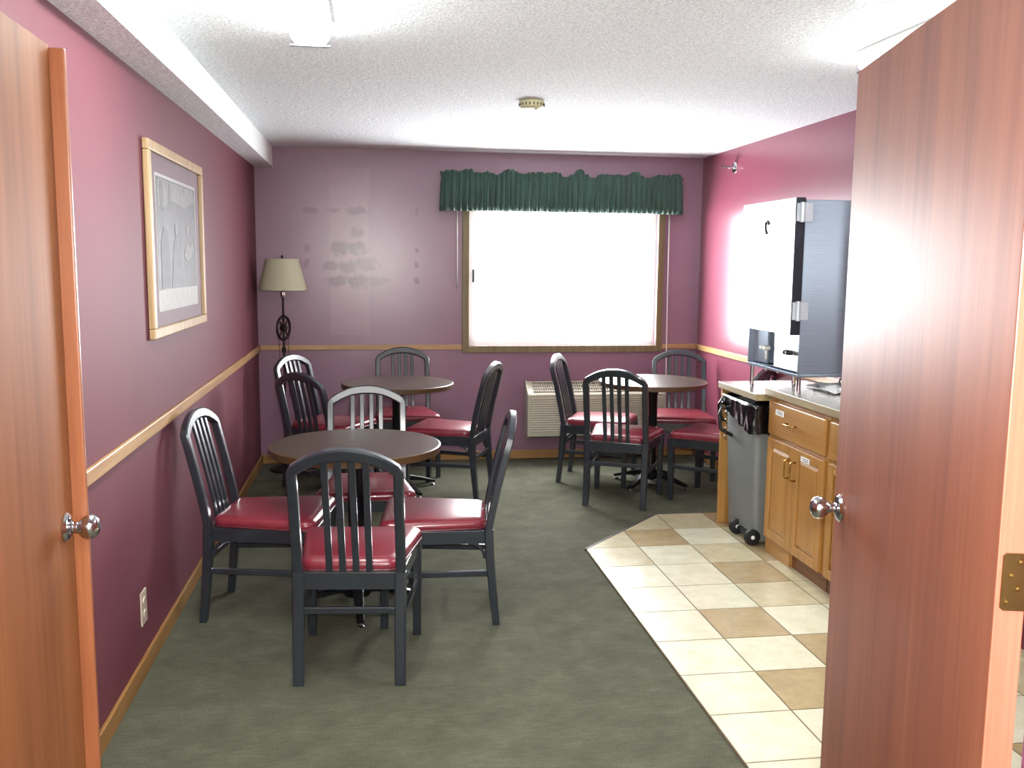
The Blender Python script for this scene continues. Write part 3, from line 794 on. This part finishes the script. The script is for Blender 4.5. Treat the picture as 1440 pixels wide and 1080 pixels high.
def base_cabinet(y0, y1, label, first_unit=False):
    root = empty('base_cabinet', (CF, (y0+y1)/2, .012)); tag(root, label, 'cabinet', 'oak base cabinets under the counter')
    before = set(o.name for o in bpy.data.objects)
    b = BM(); box(b, CF, XR-.004, y0+.001, y1-.001, .10, TOPH-.042); box(b, CF+.055, XR-.01, y0+.001, y1-.001, .0125, .10)
    obj('cabinet_body', b, M['cab'], root)
    if first_unit:
        b = BM(); box(b, CF+.002, CF+.055, y1-.30, y1-.001, .0125, .10); obj('plinth_block', b, M['cab_y'], root)
        b = BM(); box(b, CF+.02, CF+.055, y0+.001, y1-.302, .0125, .10); obj('toe_kick', b, M['cab_dark'], root)
    else:
        b = BM(); box(b, CF+.02, CF+.055, y0+.001, y1-.001, .0125, .10); obj('toe_kick', b, M['cab_dark'], root)
    zt = TOPH-.042
    b = BM(); box(b, CF-.020, CF-.001, y0+.02, y1-.02, zt-.205, zt-.025)
    dr = obj('drawer', b, M['cab_y'], root, bevel=.006)
    hy = (y0+y1)/2+.03
    b = BM(); zc = zt-.115
    tube(b, [(CF-.02,hy-.048,zc),(CF-.046,hy-.048,zc),(CF-.05,hy-.042,zc),(CF-.05,hy+.042,zc),(CF-.046,hy+.048,zc),(CF-.02,hy+.048,zc)], .0045, 8)
    obj('drawer_pull', b, M['gold'], dr, smooth=True)
    if first_unit: sticker(dr, y1-.16, zt-.075, .0, .10, .03)
    ym = (y0+y1)/2
    d_far = cab_door(root, ym+.004, y1-.02, .105, zt-.225, 'near')
    d_near = cab_door(root, y0+.02, ym-.004, .105, zt-.225, 'far')
    if first_unit: sticker(d_near, y0+.205, zt-.262, .0, .095, .026)
    for o in list(bpy.data.objects):
        if o.name not in before and o.parent == root: o.location = (-CF, -(y0+y1)/2, -.012)
    return root
base_cabinet(4.075, 4.755, 'honey oak base cabinet with paper labels beside the grey bin', True)
base_cabinet(3.365, 4.065, 'honey oak base cabinet hidden behind the right door leaf')

# counters
def slab(name, x0, x1, y0, y1, z0, z1, label):
    b = BM(); box(b, x0, x1, y0, y1, z0, z1)
    b.normal_update()
    for f in b.faces: f.material_index = 1 if f.calc_center_median().z > z1-1e-4 else 0
    o = obj(name, b, [M['counter'], M['counter_top']], bevel=.003); tag(o, label, 'counter'); return o
slab('countertop', CF-.035, XR-.018, 3.355, 4.765, TOPH-.04, TOPH, 'grey countertop with beige front edge over the oak cabinets')
slab('low_countertop', 2.055, XR-.018, 4.766, 5.34, .848, .886, 'lower shelf-like countertop over the grey bin')
b = BM(); box(b, 2.07, XR-.018, 5.305, 5.33, .0125, .847)
o = obj('counter_end_panel', b, M['cab'], bevel=.002); tag(o, 'oak end panel holding up the low countertop behind the bin', 'panel')

# rolling bin
bn = empty('trash_bin', (2.32, 5.02, .0125)); tag(bn, 'tall grey rolling trash bin with black liner under the low counter', 'trash bin')
def B_(bm):
    for v_ in bm.verts: v_.co -= Vector((2.32, 5.02, .0125))
    return bm
def rr(cx, cy, hx, hy, r, z, n=5):
    out = []
    for sx, sy, a0 in ((1,1,0),(-1,1,PI/2),(-1,-1,PI),(1,-1,1.5*PI)):
        for k in range(n+1):
            a = a0+PI/2*k/n; out.append((cx+sx*(hx-r)+r*math.cos(a), cy+sy*(hy-r)+r*math.sin(a), z))
    return out
b = BM(); cxb, cyb = 2.335, 5.045
rs = [rr(cxb,cyb,.222,.196,.03,.03), rr(cxb,cyb,.228,.204,.03,.05), rr(cxb-.01,cyb,.25,.218,.035,.775), rr(cxb-.01,cyb,.262,.226,.035,.78), rr(cxb-.01,cyb,.262,.226,.035,.80), rr(cxb-.01,cyb,.245,.210,.03,.80), rr(cxb,cyb,.205,.18,.03,.06)]
loft(b, rs); obj('bin_body', B_(b), M['bin'], bn, smooth='auto')
for yy in (4.845, 5.07):
    b = BM(); s = 1 if yy < 5 else -1
    lathe(b, [(0,-.014),(.034,-.014),(.045,-.011),(.047,0),(.045,.011),(.034,.014),(0,.014)], (2.098, yy, .0605), (0,1,0), 28)
    wh = obj('wheel', B_(b), M['rubber'], bn, smooth='auto')
    b = BM(); lathe(b, [(0,0),(.012,0),(.009,.005),(0,.006)], (2.098, yy-.014, .0605), (0,-1,0), 16); obj('hub_cap', B_(b), M['white_plastic'], wh, smooth='auto')
b = BM(); tube(b, [(2.098,4.845,.0605),(2.098,5.07,.0605)], .008, 8); box(b, 2.095, 2.15, 4.90, 5.03, .045, .078); obj('axle', B_(b), M['black'], bn)
b = BM(); hx = 2.06
tube(b, [(2.09,5.19,.73),(hx-.03,5.20,.75),(hx-.045,5.20,.70),(hx-.04,5.18,.62),(2.095,5.16,.58)], .011, 8); obj('bin_handle', B_(b), M['black'], bn, smooth=True)
# liner
b = BM(); N = 150; Z = [.0,.025,.05,.08,.11,.14,.18]
per = rr(cxb-.01,cyb,.268,.230,.04,0,9)
Pn = [Vector((p_[0], p_[1], 0)) for p_ in per]; cen = Vector((cxb-.01,cyb,0))
# resample the outline
L_ = [0]
for k in range(len(Pn)): L_.append(L_[-1]+(Pn[(k+1) % len(Pn)]-Pn[k]).length)
def at(s):
    s %= L_[-1]
    for k in range(len(Pn)):
        if s <= L_[k+1]:
            q = (s-L_[k])/max(1e-9, L_[k+1]-L_[k]); return Pn[k].lerp(Pn[(k+1) % len(Pn)], q)
rows = []
inner = []
for k in range(N):
    p_ = at(L_[-1]*k/N); out = (p_-cen).normalized()
    # hem drops further towards the camera end
    drop = .055+.115*max(0, min(1, (5.25-p_.y)/.40))
    col_ = []
    for j, h in enumerate(Z):
        q = h/.18
        cr = noise.noise(Vector((p_.x*22, p_.y*22, h*16)))*.012+noise.noise(Vector((p_.x*60, p_.y*60, h*40)))*.006
        col_.append(b.verts.new(p_+out*(.004+max(-.003, cr)*(.3+q)+.006)+Vector((0,0,.822-q*drop+(.012*noise.noise(Vector((p_.x*18,p_.y*18,4))) if j == 6 else 0)))))
    top = b.verts.new(p_-out*.012+Vector((0,0,.826+.006*noise.noise(p_*20)))); inn = b.verts.new(p_-out*.03+Vector((0,0,.72)))
    rows.append([inn, top]+col_)
for k in range(N):
    a_, c_ = rows[k], rows[(k+1) % N]
    for j in range(len(a_)-1): b.faces.new((a_[j], c_[j], c_[j+1], a_[j+1]))
b.faces.new([r[0] for r in rows])
o = obj('bin_liner', B_(b), M['bag'], bn, smooth=True)
b = BM()
for k in range(5):
    z = .55+.05*k
    tube(b, [(2.074,5.235-.004*k,z+.03),(2.060,5.225,z+.012),(2.066,5.20,z)], .0035, 6)
tube(b, [(2.062,5.22,.81),(2.03,5.235,.76),(2.035,5.24,.70),(2.055,5.23,.66)], [.02,.016,.014,.008], 8)
obj('liner_knot', B_(b), M['bag'], bn, smooth=True)

# ------------------------------------------------------------------ stainless dispenser on the counter
FX0, FX1, FY0, FY1 = 2.175, 2.475, 4.53, 5.20
dp = empty('drink_dispenser', ((FX0+FX1)/2, (FY0+FY1)/2, TOPH)); tag(dp, 'tall stainless steel milk dispenser cabinet on thin legs on the counter', 'dispenser')
def Dd(bm):
    for v_ in bm.verts: v_.co -= Vector(((FX0+FX1)/2, (FY0+FY1)/2, TOPH))
    return bm
b = BM(); box(b, FX0, FX1, FY0+.016, FY1, 1.235, 1.915); box(b, FX0, FX1, FY0, FY0+.016, 1.02, 1.915)
box(b, FX0+.10, FX1, FY0+.016, FY1, 1.02, 1.235); box(b, FX0, FX0+.10, FY1-.016, FY1, 1.02, 1.235)
box(b, FX0, FX1, FY0, FY1, 1.005, 1.02)
obj('body', Dd(b), M['steel'], dp, bevel=.003)
b = BM(); box(b, FX0-.06, FX0-.006, FY0-.01, FY1, 1.225, 1.925)
b.normal_update()
for f in b.faces: f.material_index = 0 if f.normal.x < -.5 or f.calc_center_median().x < FX0-.055 else 1
dd = obj('dispenser_door', Dd(b), [M['steel_door'], M['steel_dark']], dp, bevel=.004)
b = BM(); box(b, FX0-.006, FX0, FY0+.01, FY1-.02, 1.24, 1.91); obj('door_gasket', Dd(b), M['black'], dd)
b = BM(); q = [(FX0-.062,4.86+.022*math.cos(a), 1.79+.03*math.sin(a)) for a in [PI*.9-k*PI*1.25/10 for k in range(11)]]
tube(b, q+[(FX0-.062,4.862,1.755)], [.006]*11+[.009], 8); obj('latch_hook', Dd(b), M['steel_dark'], dd, smooth=True)
for z in (1.30, 1.80):
    b = BM(); tube(b, [(FX0-.028,FY0-.022,z),(FX0-.028,FY0-.022,z+.10)], .013, 14)
    box(b, FX0-.055, FX0+.03, FY0-.016, FY0-.0105, z+.005, z+.095)
    obj('door_hinge', Dd(b), M['satin'], dd, smooth='auto')
# lower bay: panel, tubes, valves
b = BM(); box(b, FX0+.006, FX0+.018, FY0+.02, FY0+.32, 1.03, 1.232); obj('lower_panel', Dd(b), M['steel_door'], dp, bevel=.003)
b = BM(); box(b, FX0+.03, FX0+.04, FY0+.46, FY1-.02, 1.03, 1.232); obj('side_panel', Dd(b), M['steel'], dp, bevel=.003)
b = BM(); box(b, FX0+.09, FX0+.10, FY0+.30, FY0+.47, 1.03, 1.232); obj('bay_back', Dd(b), M['black'], dp)
for yv in (FY0+.10, FY0+.135, FY0+.38, FY0+.43):
    b = BM(); lathe(b, [(0,0),(.012,0),(.013,.02),(.009,.034),(0,.036)], (FX0+.006, yv, 1.125), (-1,0,0), 16)
    o = obj('valve_knob', Dd(b), M['black'] if yv < FY0+.2 else M['white_plastic'], dp, smooth='auto')
b = BM(); tube(b, [(FX0-.002,FY0+.40,1.125),(FX0-.002,FY0+.40,1.06)], .008, 10); obj('spout', Dd(b), M['white_plastic'], dp, smooth=True)
for (xx, yy, zb) in ((FX0+.02,FY0+.03,TOPH),(FX0+.02,FY1-.03,.886),(FX1-.02,FY0+.03,TOPH),(FX1-.02,FY1-.03,.886)):
    b = BM(); lathe(b, [(0,zb),(.014,zb),(.012,zb+.012),(.011,1.0),(.016,1.005),(0,1.005)], (xx,yy,0), n=16); obj('leg', Dd(b), M['chrome'], dp, smooth='auto')

# crumpled paper and black cord under the dispenser
b = BM(); n = 16; g_ = {}
for i in range(n+1):
    for j in range(n+1):
        x = 2.33+.28*i/n; y = 4.42+.34*j/n+.03*math.sin(i*.6)
        z = TOPH+.007+.022*(1+noise.noise(Vector((i*.34,j*.34,2))))*min(1, 1.2*math.sin(PI*i/n)+.2)*min(1, 1.2*math.sin(PI*j/n)+.2)
        g_[i,j] = b.verts.new((x,y,z))
for i in range(n):
    for j in range(n): b.faces.new((g_[i,j],g_[i+1,j],g_[i+1,j+1],g_[i,j+1]))
o = obj('paper_towel', b, M['paper'], smooth=False); md = o.modifiers.new('t','SOLIDIFY'); md.thickness = .001
tag(o, 'crumpled white paper lying on the counter under the dispenser', 'paper')
b = BM(); tube(b, [(2.46,4.60,1.0),(2.40,4.52,.985),(2.36,4.44,.972),(2.38,4.34,.955),(2.44,4.28,.940),(2.52,4.27,.931),(2.60,4.31,.930)], .0045, 8)
o = obj('power_cord', b, M['black'], smooth=True); tag(o, 'black power cord looping out from under the dispenser', 'cord')

# ------------------------------------------------------------------ ceiling things
b = BM(); lathe(b, [(0,H),(.066,H),(.068,H-.010),(.064,H-.030),(.052,H-.040),(.030,H-.043),(0,H-.043)], (.845,5.06,0), n=40)
sm = obj('smoke_detector', b, M['cream_plastic'], smooth='auto'); tag(sm, 'round cream smoke detector on the ceiling', 'smoke detector')
b = BM()
for k in range(20):
    a = 2*PI*k/20; box(b, .845+.0675*math.cos(a)-.003, .845+.0675*math.cos(a)+.003, 5.06+.0675*math.sin(a)-.003, 5.06+.0675*math.sin(a)+.003, H-.026, H-.012)
obj('vent_slots', b, M['ac_dark'], sm)
b = BM(); lathe(b, [(0,-.043),(.012,-.043),(.011,-.047),(0,-.047)], (.845+.02,5.06-.02,H), n=16); obj('test_button', b, M['outlet'], sm)

def wrap_light(x0, x1, y0, y1, z0, label, mat):
    root = empty('ceiling_light', ((x0+x1)/2, (y0+y1)/2, H)); tag(root, label, 'ceiling light', 'fluorescent ceiling lights')
    def T(bm):
        for v_ in bm.verts: v_.co -= Vector(((x0+x1)/2, (y0+y1)/2, H))
        return bm
    b = BM(); box(b, x0-.01, x1+.01, y0, y1, H-.025, H-.0005); obj('housing', T(b), M['white_plastic'], root)
    w = x1-x0
    prof = [(x0,H-.026),(x0+.004,z0+.022),(x0+w*.14,z0+.003),(x0+w*.3,z0),(x1-w*.3,z0),(x1-w*.14,z0+.003),(x1-.004,z0+.022),(x1,H-.026)]
    b = BM(); loft(b, [[(x, y, z) for x, z in prof] for y in (y0+.012, y1-.012)]); obj('diffuser', T(b), mat, root)
    for ya, yb in ((y0,y0+.0115),(y1-.0115,y1)):
        b = BM(); pr2 = [((x-(x0+x1)/2)*1.05+(x0+x1)/2, z-.003 if z < H-.03 else z) for x, z in prof]
        loft(b, [[(x, y, z) for x, z in pr2] for y in (ya, yb)]); ec = obj('end_cap', T(b), mat, root)  # end caps given the diffuser's glow to imitate glare around the fixture
        b = BM(); box(b, x0-.004, x1+.004, ya-.001, yb+.001, z0-.010, z0-.004); obj('end_lip', T(b), M['steel_dark'], ec)
wrap_light(-.288, -.150, 2.35, 3.575, 2.36, 'bright fluorescent light fixture at the top left of the ceiling', M['tube'])
wrap_light(1.95, 2.09, 2.45, 3.66, 2.365, 'fluorescent light fixture above the open right door', M['tube'])
wrap_light(.05, .35, -1.3, -.1, 2.36, 'added unseen fill light fixture in the hallway behind the camera', M['hall_fill'])  # unseen fixture, added to light the room from behind the camera

# sidewall sprinkler
b = BM(); sp = Vector((XR, 6.72, 2.30))
lathe(b, [(0,0),(.042,0),(.040,.006),(.022,.012),(0,.012)], sp, (-1,0,0), 24)
s_ = obj('fire_sprinkler', b, M['chrome'], smooth='auto'); tag(s_, 'small chrome sprinkler head high on the right wall', 'sprinkler')
b = BM(); tube(b, [sp+Vector((-.01,0,0)), sp+Vector((-.045,0,0))], .010, 12)
tube(b, [sp+Vector((-.04,.012,0)), sp+Vector((-.06,.018,0)), sp+Vector((-.085,.004,0))], .0035, 6); tube(b, [sp+Vector((-.04,-.012,0)), sp+Vector((-.06,-.018,0)), sp+Vector((-.085,-.004,0))], .0035, 6)
obj('nozzle', b, M['chrome'], s_, smooth='auto')
b = BM(); box(b, XR-.092, XR-.085, 6.72-.026, 6.72+.026, 2.302, 2.316); box(b, XR-.098, XR-.045, 6.72-.024, 6.72+.024, 2.314, 2.317); obj('deflector', b, M['chrome'], s_)

# ------------------------------------------------------------------ light
wd = bpy.data.worlds.new('sky'); scene.world = wd; wd.use_nodes = True
bg = wd.node_tree.nodes['Background']; bg.inputs[0].default_value = (.95, .98, 1, 1); bg.inputs[1].default_value = 14.0
pl = bpy.data.lights.new('window_portal', 'AREA'); pl.shape = 'RECTANGLE'; pl.size = WX1-WX0; pl.size_y = WZ1-WZ0
pl.cycles.is_portal = True
po = bpy.data.objects.new('window_portal', pl); COL.objects.link(po); po.location = ((WX0+WX1)/2, D+.16, (WZ0+WZ1)/2); po.rotation_euler = (-PI/2, 0, 0)

# ------------------------------------------------------------------ camera
fl = bpy.data.lights.new('camera_flash', 'POINT'); fl.energy = 110; fl.shadow_soft_size = .02; fl.color = (1, .98, .96)
fo = bpy.data.objects.new('camera_flash', fl); COL.objects.link(fo); fo.location = (.03, .0, 1.64)
f_, pitch, yaw, roll, hc = 1308.664, .1281, .1476, .0094, 1.5758
fwd = Vector((math.sin(yaw)*math.cos(pitch), math.cos(yaw)*math.cos(pitch), -math.sin(pitch)))
r0 = fwd.cross(Vector((0,0,1))).normalized(); u0 = r0.cross(fwd)
r = r0*math.cos(roll)+u0*math.sin(roll); u = -r0*math.sin(roll)+u0*math.cos(roll)
cd = bpy.data.cameras.new('camera'); cd.sensor_width = 36; cd.lens = 36*f_/1440; cd.clip_start = .05
co = bpy.data.objects.new('camera', cd); COL.objects.link(co)
co.matrix_world = Matrix(((r.x,u.x,-fwd.x,0),(r.y,u.y,-fwd.y,0),(r.z,u.z,-fwd.z,hc),(0,0,0,1)))
scene.camera = co
vs = scene.view_settings; vs.view_transform = 'Standard'; vs.look = 'None'; vs.exposure = 1.6; vs.gamma = 1.0; vs.use_curve_mapping = False
